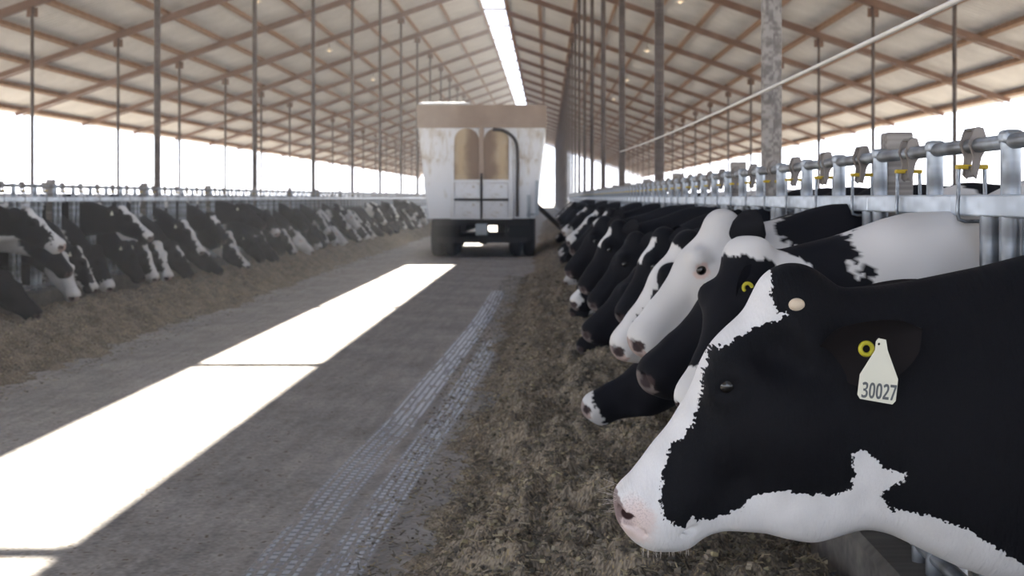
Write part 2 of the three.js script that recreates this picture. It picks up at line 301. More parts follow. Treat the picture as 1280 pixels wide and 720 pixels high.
{
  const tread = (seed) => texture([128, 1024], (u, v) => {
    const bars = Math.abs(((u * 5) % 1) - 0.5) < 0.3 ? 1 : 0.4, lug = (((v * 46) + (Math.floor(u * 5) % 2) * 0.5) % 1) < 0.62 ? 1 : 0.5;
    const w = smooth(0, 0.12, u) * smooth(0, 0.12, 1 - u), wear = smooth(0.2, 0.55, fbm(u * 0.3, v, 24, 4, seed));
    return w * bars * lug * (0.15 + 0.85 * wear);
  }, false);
  const wetSheen = (seed, op) => new THREE.MeshStandardMaterial({ color: 0xb3b7be, roughness: 0.33, alphaMap: tread(seed), transparent: true, opacity: op, polygonOffset: true, polygonOffsetFactor: -2 });  // pale bluish grey paints the sky's reflected sheen into the track colour
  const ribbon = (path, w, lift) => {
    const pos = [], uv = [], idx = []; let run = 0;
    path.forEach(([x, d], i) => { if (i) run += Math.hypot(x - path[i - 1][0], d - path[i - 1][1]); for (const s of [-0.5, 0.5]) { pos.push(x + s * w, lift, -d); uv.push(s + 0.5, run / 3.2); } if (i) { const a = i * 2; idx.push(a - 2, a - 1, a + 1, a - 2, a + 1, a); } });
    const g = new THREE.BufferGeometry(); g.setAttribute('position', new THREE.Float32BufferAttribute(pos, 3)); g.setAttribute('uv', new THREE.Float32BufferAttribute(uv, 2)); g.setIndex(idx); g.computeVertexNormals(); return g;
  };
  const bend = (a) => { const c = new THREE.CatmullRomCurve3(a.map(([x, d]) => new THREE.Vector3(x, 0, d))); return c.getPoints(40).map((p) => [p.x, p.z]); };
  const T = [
    [bend([[-1.07, 3.6], [-1.06, 5.2], [-1.02, 6.8], [-0.95, 8.15]]), 0.24, 140, 0.75, 'damp tyre track with block tread and painted sheen nearest the sunlit strip'],
    [bend([[-0.95, 8.15], [-0.9, 10.2], [-0.78, 15.2], [-0.76, 20]]), 0.24, 150, 1, 'damp tyre track with painted bluish sheen running on towards the white truck'],
    [bend([[-0.82, 3.6], [-0.8, 5.2], [-0.74, 7], [-0.66, 9], [-0.55, 13]]), 0.2, 160, 0.8, 'faint damp tyre track with painted sheen along the edge of the feed'],
  ];
  for (const [p, w, seed, op, label] of T) tag(part('tyre_track', ribbon(p, w, 0.0025), wetSheen(seed, op), scene), label, 'tyre track', null, 'structure');
}

// ------------------------------------------------------------------ feed truck
{
  const D = 31.2, cx = -1.6, o = root('feed_truck', cx, 0, -D);
  const white = std({ map: texture(256, (u, v) => { const a = fbm(u, v, 4, 5, 200), b = fbm(u, v * 0.2, 40, 3, 205); return mix3([0.86, 0.87, 0.88], [0.66, 0.61, 0.54], smooth(0.5, 0.85, a * 0.6 + b * 0.4)); }), roughness: 0.5 });
  const tan = std({ map: texture(256, (u, v) => { const a = fbm(u, v, 6, 5, 210); return mix3([0.56, 0.5, 0.45], [0.67, 0.61, 0.56], a); }), roughness: 0.9 });
  const stain = std({ map: texture([128, 256], (u, v) => { const a = fbm(u, v, 5, 5, 215), b = smooth(0.2, 0.5, Math.abs(u - 0.5) + 0.25 * (a - 0.5)); return mix3([0.52, 0.45, 0.39], mix3([0.74, 0.65, 0.5], [0.72, 0.67, 0.59], a), b); }), roughness: 0.85 });
  const dark = std({ color: 0x2b2826, roughness: 0.85 }), rubber = std({ color: 0x1d1c1b, roughness: 0.95 }), grey = std({ color: 0x9aa2a8, roughness: 0.5, metalness: 0.3 }), black = std({ color: 0x3a3634, roughness: 0.7 });
  // flared hopper: wide at the top, narrower at the floor
  const flare = (w0, w1, y0, y1, z0, z1) => { const g = new THREE.BoxGeometry(1, 1, 1), p = g.attributes.position; for (let i = 0; i < p.count; i++) { const t = p.getY(i) + 0.5; p.setXYZ(i, p.getX(i) * lerp(w0, w1, t), lerp(y0, y1, t), lerp(z0, z1, p.getZ(i) + 0.5)); } g.computeVertexNormals(); return g; };
  planarUV(part('hopper', flare(2.58, 3.1, 0.95, 3.18, -6.2, 0), white, o).geometry, 0, 1, 2.4);
  const band = part('hopper_rim', flare(3.12, 3.18, 3.16, 3.72, -6.22, 0.05), tan, o); planarUV(band.geometry, 0, 1, 2);
  part('rim_lip', rbox(1.25, 0.06, 0.1, -0.9, 3.75, 0.02, 0.02), white, band);
  // tailgate recess: stained sheet between two white rails, a lower door of four panels
  const tail = part('tailgate', merge([box(0.1, 1.75, 0.08, -0.72, 1.85, 0.04), box(0.1, 1.75, 0.08, 0.72, 1.85, 0.04), box(1.5, 0.07, 0.07, 0, 1.86, 0.04), box(1.5, 0.07, 0.07, 0, 0.97, 0.04)]), white, o);
  const arch = (x) => { const s = new THREE.Shape(); s.moveTo(-0.3, 0); s.lineTo(0.3, 0); s.lineTo(0.3, 0.95); s.absarc(0, 0.95, 0.3, 0, Math.PI, false); s.closePath(); const e = new THREE.ExtrudeGeometry(s, { depth: 0.03, bevelEnabled: false, curveSegments: 10 }); const p = e.attributes.position, uv = e.attributes.uv; for (let i = 0; i < uv.count; i++) uv.setXY(i, p.getX(i) + (x < 0 ? 0.15 : 0.85) , p.getY(i) / 1.3); e.translate(x, 1.9, 0.005); return e; };
  part('stained_panel', arch(-0.36), stain, tail); part('stained_panel', arch(0.36), stain, tail);
  part('centre_post', rbox(0.12, 1.35, 0.05, 0, 2.5, 0.04, 0.01), tan, tail);
  for (const x of [-0.34, 0.34]) for (const y of [1.19, 1.63]) part('door_panel', rbox(0.62, 0.38, 0.03, x, y, 0.05, 0.01), white, tail);
  part('door_bar', merge([box(0.05, 0.95, 0.05, 0, 1.42, 0.09), box(1.32, 0.05, 0.05, 0, 1.41, 0.09), rod([0, 1.9, 0.1], [0, 2.05, 0.1], 0.025, 8)]), black, tail);
  part('hydraulic_hose', tube([[0.28, 3.12, 0.08], [0.55, 3.08, 0.12], [0.82, 2.85, 0.13], [0.88, 2.4, 0.12], [0.87, 1.7, 0.1], [0.87, 1.0, 0.08]], 0.04, 40, 8), black, o);
  for (const s of [-1, 1]) part('tail_lamp', rbox(0.16, 0.22, 0.03, s * 1.1, 2.85, 0.0, 0.01), white, o);
  part('side_step', merge([box(0.08, 0.85, 0.06, 1.35, 1.45, 0.05), box(0.08, 0.55, 0.06, 1.15, 1.25, 0.06), box(0.3, 0.05, 0.06, 1.25, 1.05, 0.06)]), grey, o);
  // frame, bumper beam, axle, wheels
  part('chassis', merge([box(2.3, 0.16, 6, 0, 0.86, -3.1), box(0.14, 0.2, 7, -0.45, 0.72, -3.6), box(0.14, 0.2, 7, 0.45, 0.72, -3.6)]), dark, o);
  part('bumper', merge([box(2.2, 0.13, 0.14, 0, 0.42, -0.1), box(0.08, 0.4, 0.08, -0.6, 0.62, -0.1), box(0.08, 0.4, 0.08, 0.6, 0.62, -0.1)]), dark, o);
  part('hitch', rbox(0.3, 0.3, 0.2, 0, 0.68, -0.08, 0.03), grey, o);
  part('axle', merge([rod([-1.1, 0.48, -1], [1.1, 0.48, -1], 0.09, 10), rod([-1.1, 0.48, -2.3], [1.1, 0.48, -2.3], 0.09, 10), new THREE.SphereGeometry(0.2, 12, 8).translate(0, 0.48, -1)]), dark, o);
  const tyre = new THREE.LatheGeometry([[0.24, -0.14], [0.4, -0.15], [0.47, -0.12], [0.49, -0.05], [0.49, 0.05], [0.47, 0.12], [0.4, 0.15], [0.24, 0.14], [0.24, -0.14]].map((p) => new THREE.Vector2(...p)), 28).rotateZ(Math.PI / 2);
  const hub = new THREE.CylinderGeometry(0.24, 0.24, 0.2, 16).rotateZ(Math.PI / 2);
  for (const z of [-1, -2.3, -7.6]) for (const x of z < -5 ? [-1.05, 1.05] : [-1.14, -0.8, 0.8, 1.14]) { const w = part('wheel', tyre, rubber, o, x, 0.49, z); part('hub', hub, grey, w); }
  for (const x of [-0.95, 0.95]) part('mud_flap', box(0.6, 0.5, 0.02, x, 0.65, -0.35), rubber, o);
  // cab ahead of the hopper and the side chute that drops the feed
  const cab = part('cab', merge([rbox(2.3, 1.7, 1.7, 0, 1.95, -7.5, 0.12, 2), rbox(2.1, 0.5, 1.5, 0, 0.95, -7.5, 0.05)]), white, o); part('rear_window', box(1.6, 0.5, 0.02, 0, 2.35, -6.64), dark, cab);
  part('discharge_chute', (() => { const g = new THREE.BoxGeometry(0.9, 0.12, 1.1); g.rotateZ(-0.75); g.translate(1.65, 0.95, -3.2); return g; })(), dark, o);
  tag(o, 'dusty white feed mixer truck with a tan rim driving down the alley', 'truck');
}

// ------------------------------------------------------------------ cows
// A cow faces +x, feet on y = 0; its neck passes the headlock at x = REACH. The body is one surface: tapered bones joined by a smooth minimum, meshed by surface nets.
function axis(list) { const a = [list[0][0]]; for (const [from, to, st] of list) { const n = Math.max(1, Math.round((to - from) / st)); for (let i = 1; i <= n; i++) a.push(from + (to - from) * i / n); } return Float64Array.from(a); }
function refine(lo, hi, a, b, fine, coarse) { const L = []; a = Math.max(lo, a); b = Math.min(hi, b); if (a > lo + 1e-6) L.push([lo, a, coarse]); L.push([a, b, fine]); if (b < hi - 1e-6) L.push([b, hi, coarse]); return axis(L); }
function surface(prims, xs, ys, zs) {
  const nx = xs.length, ny = ys.length, nz = zs.length, F = new Float32Array(nx * ny * nz).fill(1);
  const first = (a, v) => { let i = 0, j = a.length; while (i < j) { const m = (i + j) >> 1; if (a[m] < v) i = m + 1; else j = m; } return i; };
  for (const p of prims) {
    const [ax, ay, az] = p.a, [bx, by, bz] = p.b ?? p.a, ra = p.ra, rb = p.rb ?? p.ra, kz = p.kz ?? 1, k = p.k ?? 0.05, R = Math.max(ra, rb) + 0.1;
    const dx = bx - ax, dy = by - ay, dz = bz - az, L2 = dx * dx + dy * dy + dz * dz || 1e-9;
    const i0 = first(xs, Math.min(ax, bx) - R), i1 = first(xs, Math.max(ax, bx) + R), j0 = first(ys, Math.min(ay, by) - R), j1 = first(ys, Math.max(ay, by) + R), k0 = first(zs, Math.min(az, bz) - R), k1 = first(zs, Math.max(az, bz) + R);
    for (let i = i0; i < i1; i++) for (let j = j0; j < j1; j++) for (let l = k0; l < k1; l++) {
      const x = xs[i] - ax, y = ys[j] - ay, z = zs[l] - az;
      const t = clamp((x * dx + y * dy + z * dz) / L2), ex = x - dx * t, ey = y - dy * t, ez = (z - dz * t) * kz;
      const d = Math.sqrt(ex * ex + ey * ey + ez * ez) - (ra + (rb - ra) * t), o = (i * ny + j) * nz + l, f = F[o];
      if (p.sub) { const h = Math.max(k - Math.abs(f + d), 0) / k; F[o] = Math.max(f, -d) + h * h * k / 4; } else { const h = Math.max(k - Math.abs(f - d), 0) / k; F[o] = Math.min(f, d) - h * h * k / 4; }
    }
  }
  const id = new Int32Array(nx * ny * nz).fill(-1), pos = [], idx = [], sx = ny * nz, sy = nz;
  for (let i = 0; i < nx - 1; i++) for (let j = 0; j < ny - 1; j++) for (let l = 0; l < nz - 1; l++) {
    const o = i * sx + j * sy + l; let neg = 0;
    for (let c = 0; c < 8; c++) if (F[o + (c & 1) * sx + ((c >> 1) & 1) * sy + (c >> 2)] < 0) neg++;
    if (!neg || neg === 8) continue;
    let X = 0, Y = 0, Z = 0, n = 0;
    for (let c = 0; c < 8; c++) for (const b of [1, 2, 4]) {
      if (c & b) continue; const e = c | b, fa = F[o + (c & 1) * sx + ((c >> 1) & 1) * sy + (c >> 2)], fb = F[o + (e & 1) * sx + ((e >> 1) & 1) * sy + (e >> 2)];
      if ((fa < 0) === (fb < 0)) continue; const t = fa / (fa - fb);
      X += lerp(xs[i + (c & 1)], xs[i + (e & 1)], t); Y += lerp(ys[j + ((c >> 1) & 1)], ys[j + ((e >> 1) & 1)], t); Z += lerp(zs[l + (c >> 2)], zs[l + (e >> 2)], t); n++;
    }
    id[o] = pos.length / 3; pos.push(X / n, Y / n, Z / n);
  }
  const quad = (a, b, c, d, flip) => { if (a < 0 || b < 0 || c < 0 || d < 0) return; if (flip) idx.push(a, c, b, a, d, c); else idx.push(a, b, c, a, c, d); };
  for (let i = 1; i < nx - 1; i++) for (let j = 1; j < ny - 1; j++) for (let l = 1; l < nz - 1; l++) {
    const o = i * sx + j * sy + l, f = F[o] < 0;
    if (f !== F[o + sx] < 0) quad(id[o - sy - 1], id[o - 1], id[o], id[o - sy], !f);
    if (f !== F[o + sy] < 0) quad(id[o - sx - 1], id[o - sx], id[o], id[o - 1], !f);
    if (f !== F[o + 1] < 0) quad(id[o - sx - sy], id[o - sy], id[o], id[o - sx], !f);
  }
  const g = new THREE.BufferGeometry(); g.setAttribute('position', new THREE.Float32BufferAttribute(pos, 3)); g.setIndex(idx); g.computeVertexNormals(); return g;
}
const V = (a) => new THREE.Vector3(...a);
// head frame: u from poll to nose, v towards the jaw, w sideways
function headFrame(poll, pitch, yaw, scale) {
  const c = Math.cos(pitch), s = Math.sin(pitch), cy = Math.cos(yaw), sy = Math.sin(yaw);
  const u = new THREE.Vector3(c * cy, -s, c * sy), v = new THREE.Vector3(-s * cy, -c, -s * sy), w = u.clone().cross(v), o = V(poll);
  return { u, v, w, o, scale, at: (a, b, e) => o.clone().addScaledVector(u, a * scale).addScaledVector(v, b * scale).addScaledVector(w, e * scale).toArray(), inv: (p) => { const d = p.clone().sub(o).divideScalar(scale); return [d.dot(u), d.dot(v), d.dot(w)]; } };
}
function bodyPrims() {
  const P = [];
  P.push({ a: [-0.22, 1.08, 0], b: [-0.85, 1.04, 0], ra: 0.37, rb: 0.41, kz: 1.62 }, { a: [-0.85, 1.04, 0], b: [-1.4, 1.2, 0], ra: 0.41, rb: 0.28, kz: 1.55 });
  P.push({ a: [-0.14, 1.41, 0], b: [-1.5, 1.43, 0], ra: 0.085, rb: 0.07, k: 0.12 }, { a: [-1.5, 1.43, 0], b: [-1.66, 1.34, 0], ra: 0.08, rb: 0.05 });
  P.push({ a: [-1.66, 1.34, 0], b: [-1.72, 0.75, 0], ra: 0.028, rb: 0.022, k: 0.03 }, { a: [-1.72, 0.75, 0], b: [-1.71, 0.48, 0], ra: 0.03, rb: 0.04, k: 0.02 });
  P.push({ a: [-1.12, 0.66, 0], ra: 0.17, kz: 1.0, k: 0.1 });
  for (const s of [-1, 1]) {
    P.push({ a: [-1.22, 1.38, s * 0.17], ra: 0.065, k: 0.12 }, { a: [-1.58, 1.2, s * 0.1], ra: 0.07, k: 0.1 });
    P.push({ a: [-0.16, 1.15, s * 0.14], b: [-0.08, 0.86, s * 0.15], ra: 0.11, rb: 0.095, k: 0.1 }, { a: [-0.1, 0.84, s * 0.16], b: [-0.04, 0.45, s * 0.14], ra: 0.09, rb: 0.056, k: 0.06 }, { a: [-0.04, 0.45, s * 0.14], b: [-0.06, 0.12, s * 0.14], ra: 0.05, rb: 0.038, k: 0.03 }, { a: [-0.05, 0.1, s * 0.14], b: [-0.02, 0.045, s * 0.14], ra: 0.045, rb: 0.055, k: 0.02 });
    P.push({ a: [-1.35, 1.05, s * 0.13], b: [-1.2, 0.78, s * 0.15], ra: 0.16, rb: 0.115, k: 0.1 }, { a: [-1.2, 0.78, s * 0.15], b: [-1.5, 0.52, s * 0.16], ra: 0.115, rb: 0.06, k: 0.06 }, { a: [-1.5, 0.52, s * 0.16], b: [-1.44, 0.12, s * 0.18], ra: 0.055, rb: 0.038, k: 0.03 }, { a: [-1.43, 0.1, s * 0.18], b: [-1.39, 0.045, s * 0.18], ra: 0.045, rb: 0.055, k: 0.02 });
  }
  return P;
}
function headPrims(h) {
  const q = h.scale, P = [], A = h.at;
  P.push({ a: A(0.03, 0.06, 0.025), b: A(0.03, 0.06, -0.025), ra: 0.06 * q, k: 0.03 }, { a: A(0.07, 0.09, 0), b: A(0.22, 0.1, 0), ra: 0.084 * q, rb: 0.1 * q, k: 0.05 }, { a: A(0.22, 0.1, 0), b: A(0.45, 0.078, 0), ra: 0.1 * q, rb: 0.064 * q, k: 0.04 });
  P.push({ a: A(0.45, 0.085, 0), b: A(0.56, 0.085, 0), ra: 0.066 * q, rb: 0.074 * q, k: 0.04 }, { a: A(0.545, 0.08, 0.03), b: A(0.545, 0.08, -0.03), ra: 0.068 * q, k: 0.04 }, { a: A(0.55, 0.15, 0), ra: 0.045 * q, k: 0.04 });
  P.push({ a: A(0.53, 0.15, 0), b: A(0.3, 0.22, 0), ra: 0.036 * q, rb: 0.075 * q, k: 0.06 }, { a: A(0.23, 0.185, 0.035), ra: 0.1 * q, k: 0.05 }, { a: A(0.23, 0.185, -0.035), ra: 0.1 * q, k: 0.05 });
  for (const s of [-1, 1]) P.push({ a: A(0.195, 0.05, s * 0.09), ra: 0.042 * q, k: 0.035 }, { a: A(0.6, 0.05, s * 0.05), b: A(0.605, 0.085, s * 0.062), ra: 0.018 * q, rb: 0.012 * q, sub: true, k: 0.015 }, { a: A(0.225, 0.085, s * 0.132), ra: 0.016 * q, sub: true, k: 0.02 });
  return P;
}
// ear: a cupped leaf with a thickness, rooted in the head
function ear(base, tip, across, width, cup) {
  const B = V(base), T = V(tip), dir = T.clone().sub(B), L = dir.length(); dir.normalize();
  const side = V(across).addScaledVector(dir, -V(across).dot(dir)).normalize(), nrm = dir.clone().cross(side), pos = [], idx = [], nu = 14, nv = 9;
  for (const face of [0, 1]) for (let i = 0; i <= nu; i++) for (let j = 0; j < nv; j++) {
    const t = i / nu, a = j / (nv - 1) * 2 - 1, w = width * 0.5 * (t < 0.45 ? lerp(0.42, 1, smooth(0, 0.45, t)) : Math.sqrt(Math.max(0.002, 1 - Math.pow((t - 0.45) / 0.55, 2))));
    const th = (face ? 1 : -1) * 0.008 * (1 - a * a * 0.9) * (1 - t * 0.6), p = B.clone().addScaledVector(dir, t * L).addScaledVector(side, a * w).addScaledVector(nrm, cup * (a * a) * w - 0.25 * cup * t * t * L + th);
    pos.push(p.x, p.y, p.z);
  }
  const row = nv, F = (nu + 1) * nv;
  for (let i = 0; i < nu; i++) for (let j = 0; j < nv - 1; j++) { const a = i * row + j, b = a + 1, c = a + row, d = c + 1; idx.push(a, b, d, a, d, c, F + a, F + d, F + b, F + a, F + c, F + d); }
  for (let i = 0; i < nu; i++) for (const j of [0, nv - 1]) { const a = i * row + j, c = a + row; idx.push(a, c, F + c, a, F + c, F + a); }
  const g = new THREE.BufferGeometry(); g.setAttribute('position', new THREE.Float32BufferAttribute(pos, 3)); g.setIndex(idx); g.computeVertexNormals(); return g;
}
function join(list) {      // index-keeping merge of position + normal
  return mergeGeometries(list.map((g) => { for (const k of Object.keys(g.attributes)) if (!['position', 'normal'].includes(k)) g.deleteAttribute(k); return g; }));
}
function makePose({ poll, pitch, yaw = 0, scale = 0.92, fine = 0.012, coarse = 0.04, earTo }) {
  const h = headFrame(poll, pitch, yaw, scale), P = bodyPrims();
  const nb = h.at(0.15, 0.19, 0), base = [-0.12, 1.17, 0], midp = [lerp(base[0], nb[0], 0.55), lerp(base[1], nb[1], 0.5) + 0.03, lerp(0, nb[2], 0.4)];
  P.push({ a: base, b: midp, ra: 0.28, rb: 0.2, kz: 1.85, k: 0.1 }, { a: midp, b: nb, ra: 0.2, rb: 0.12 * scale / 0.92, kz: 1.5, k: 0.06 });
  P.push({ a: [-0.14, 1.4, 0], b: h.at(0.09, 0.15, 0), ra: 0.06, rb: 0.055, k: 0.1 });
  P.push({ a: [-0.06, 0.82, 0], b: [0.02, 0.8, 0], ra: 0.13, kz: 1.2, k: 0.12 });
  P.push(...headPrims(h));
  const pts = [h.at(0, 0, 0), h.at(0.65, 0.08, 0), h.at(0.3, 0.3, 0)], mn = (k) => Math.min(...pts.map((p) => p[k])) - 0.13, mx = (k) => Math.max(...pts.map((p) => p[k])) + 0.13;
  const xs = refine(-1.85, mx(0) + 0.06, mn(0), mx(0) + 0.06, fine, coarse), ys = refine(-0.06, Math.max(1.62, mx(1) + 0.05), mn(1), mx(1), fine, coarse), zs = refine(-0.46 + Math.min(0, mn(2) + 0.13), 0.46 + Math.max(0, mx(2) - 0.13), Math.min(-0.14, mn(2)), Math.max(0.14, mx(2)), fine * 1.1, coarse * 0.9);
  const body = surface(P, xs, ys, zs), nBody = body.attributes.position.count, ears = [], tips = {};
  for (const s of [-1, 1]) { const b = h.at(0.06, 0.085, s * 0.068), o = h.w.clone().multiplyScalar(s * 0.15), hang = earTo && s > 0, t = hang ? b.map((x, i) => x + earTo[i]) : [b[0] + o.x - 0.125, b[1] + o.y + 0.045, b[2] + o.z]; tips[s] = b.map((x, i) => lerp(x, t[i], 0.55)); ears.push(ear(b, t, hang ? [0.75, 0.65, 0] : [0.25 * h.u.x, 1, 0.25 * h.u.z], 0.145 * scale, -0.4 * s)); }
  const g = join([body, ...ears]);
  g.userData = { h, nBody };
  return { geo: g, h, nBody, tips };
}
const WHITE = [0.62, 0.61, 0.6], BLACK = [0.0058, 0.006, 0.0085], PINK = [0.52, 0.4, 0.36], NOSE = [0.12, 0.1, 0.095];
function coat(pose, c) {
  const src = pose.geo, p = src.attributes.position, n = p.count, col = new Float32Array(n * 3), v = new THREE.Vector3(), s = c.seed * 7.31;
  for (let i = 0; i < n; i++) {
    v.fromBufferAttribute(p, i);
    const [u, b, w] = pose.h.inv(v), ragged = 0.012 * N3(v.x * 30 + s, v.y * 30, v.z * 30) + 0.018 * N3(v.x * 9 + s, v.y * 9, v.z * 9);
    let white = false, k = null;
    const isEar = i >= pose.nBody, head = !isEar && u > -0.05 && b < 0.33 && b < 0.13 + u * 1.1 && Math.abs(w) < 0.2 && v.x > 0.25;
    if (isEar) white = c.earWhite ?? false;
    else if (head) {
      if (c.face === 'white') white = !(c.pollBlack && u < 0.09 + ragged);
      else if (c.face === 'blaze') white = b < c.blaze * lerp(1, 0.55, smooth(0.1, 0.4, u)) + 0.02 + ragged * 1.3 && Math.abs(w) < 0.085 && u > (c.pollBlack ? 0.07 : -0.1) || u > 0.5 + ragged && b < 0.1;
      else if (c.face === 'star') white = u > 0.07 + ragged && u < 0.25 + ragged && b < 0.055 + ragged && Math.abs(w) < 0.07;
      if (c.muzzle === 'white' && u > (c.muzzleFrom ?? 0.47) + ragged * 2) white = true;
      if (c.jaw && b > 0.2 + ragged * 1.5 && u > 0.12) white = true;
      if (u > 0.6 && b > 0.01 && b < 0.12 && Math.abs(w) < 0.07) k = c.muzzle === 'white' || c.face === 'white' ? mix3(PINK, NOSE, clamp(0.55 + 12 * ragged)) : NOSE;
      if (c.pollWhite && u < 0.06 + ragged) white = true;
      if (Math.hypot(u - 0.603, b - 0.067) < 0.024 && Math.abs(w) > 0.025) k = [0.05, 0.035, 0.035];
      if (c.face === 'white' && Math.hypot(u - 0.222, (b - 0.083) * 1.4) < 0.034 + ragged * 0.5 && Math.abs(w) > 0.07) k = PINK;
    } else {
      const f = N3(v.x * 1.5 + s, v.y * 1.3 + 3, Math.abs(v.z) * 0.9 + s) + 0.35 * N3(v.x * 3.7, v.y * 3.7 + s, v.z * 2);
      white = f + ragged * 6 > (v.x > (c.neckTo ?? 0.02) ? (c.neckTo ? 9 : c.neck ?? 0.75) : (c.body ?? 0.12)) || c.neckTo && v.x < c.neckTo + ragged * 3 && v.x > -0.6 || v.y < 0.42 + ragged * 4 && v.x < 0.1 || c.throat && v.x > 0.1 && b > 0.33 && v.y < 1.06;
    }
    const d = 0.9 + 0.1 * N3(v.x * 5, v.y * 5 + s, v.z * 5);
    const out = k ?? (white ? [WHITE[0] * d, WHITE[1] * d * 0.995, WHITE[2] * d * 0.985] : BLACK);
    col.set(out, i * 3);
  }
  const g = new THREE.BufferGeometry(); g.setAttribute('position', p); g.setAttribute('normal', src.attributes.normal); g.setIndex(src.index); g.setAttribute('color', new THREE.BufferAttribute(col, 3)); return g;
}
const eyeG = new THREE.SphereGeometry(0.021, 14, 10), tagPlate = (() => { const s = new THREE.Shape(); s.moveTo(-0.008, 0); s.lineTo(0.008, 0); s.lineTo(0.01, -0.018); s.lineTo(0.036, -0.06); s.lineTo(0.036, -0.105); s.lineTo(-0.036, -0.105); s.lineTo(-0.036, -0.06); s.lineTo(-0.01, -0.018); s.closePath(); return new THREE.ExtrudeGeometry(s, { depth: 0.002, bevelEnabled: false }); })(), tagRing = new THREE.TorusGeometry(0.011, 0.005, 8, 16);
function addCow(pose, c, side, D, label, group, opts = {}) {
  const x = side > 0 ? XF + REACH : XFL - REACH, o = root('cow', x, 0, -D, side > 0 ? Math.PI : 0), near = side > 0 ? -1 : 1;   // near: the side turned to the alley's camera end
  part('body', coat(pose, c), M.cow, o);
  if (opts.eyes) for (const s of [-1, 1]) part('eye', eyeG, M.eye, o, ...pose.h.at(0.222, 0.083, s * 0.105));
  if (opts.tag) { const t = pose.h.w.z * near > 0 ? 1 : -1, q = pose.tips[t], m = part('ear_tag', tagPlate, M.tagWhite, o, q[0], q[1], q[2] + near * 0.03); if (opts.tag === 'button') part('tag_button', tagRing, M.tagYellow, o, q[0] + 0.022, q[1] + 0.006, q[2] + near * 0.034); m.rotation.y = near > 0 ? 0 : Math.PI; m.scale.setScalar(side > 0 ? 0.75 : 0.55); }
  return tag(o, label, 'cow', group);
}

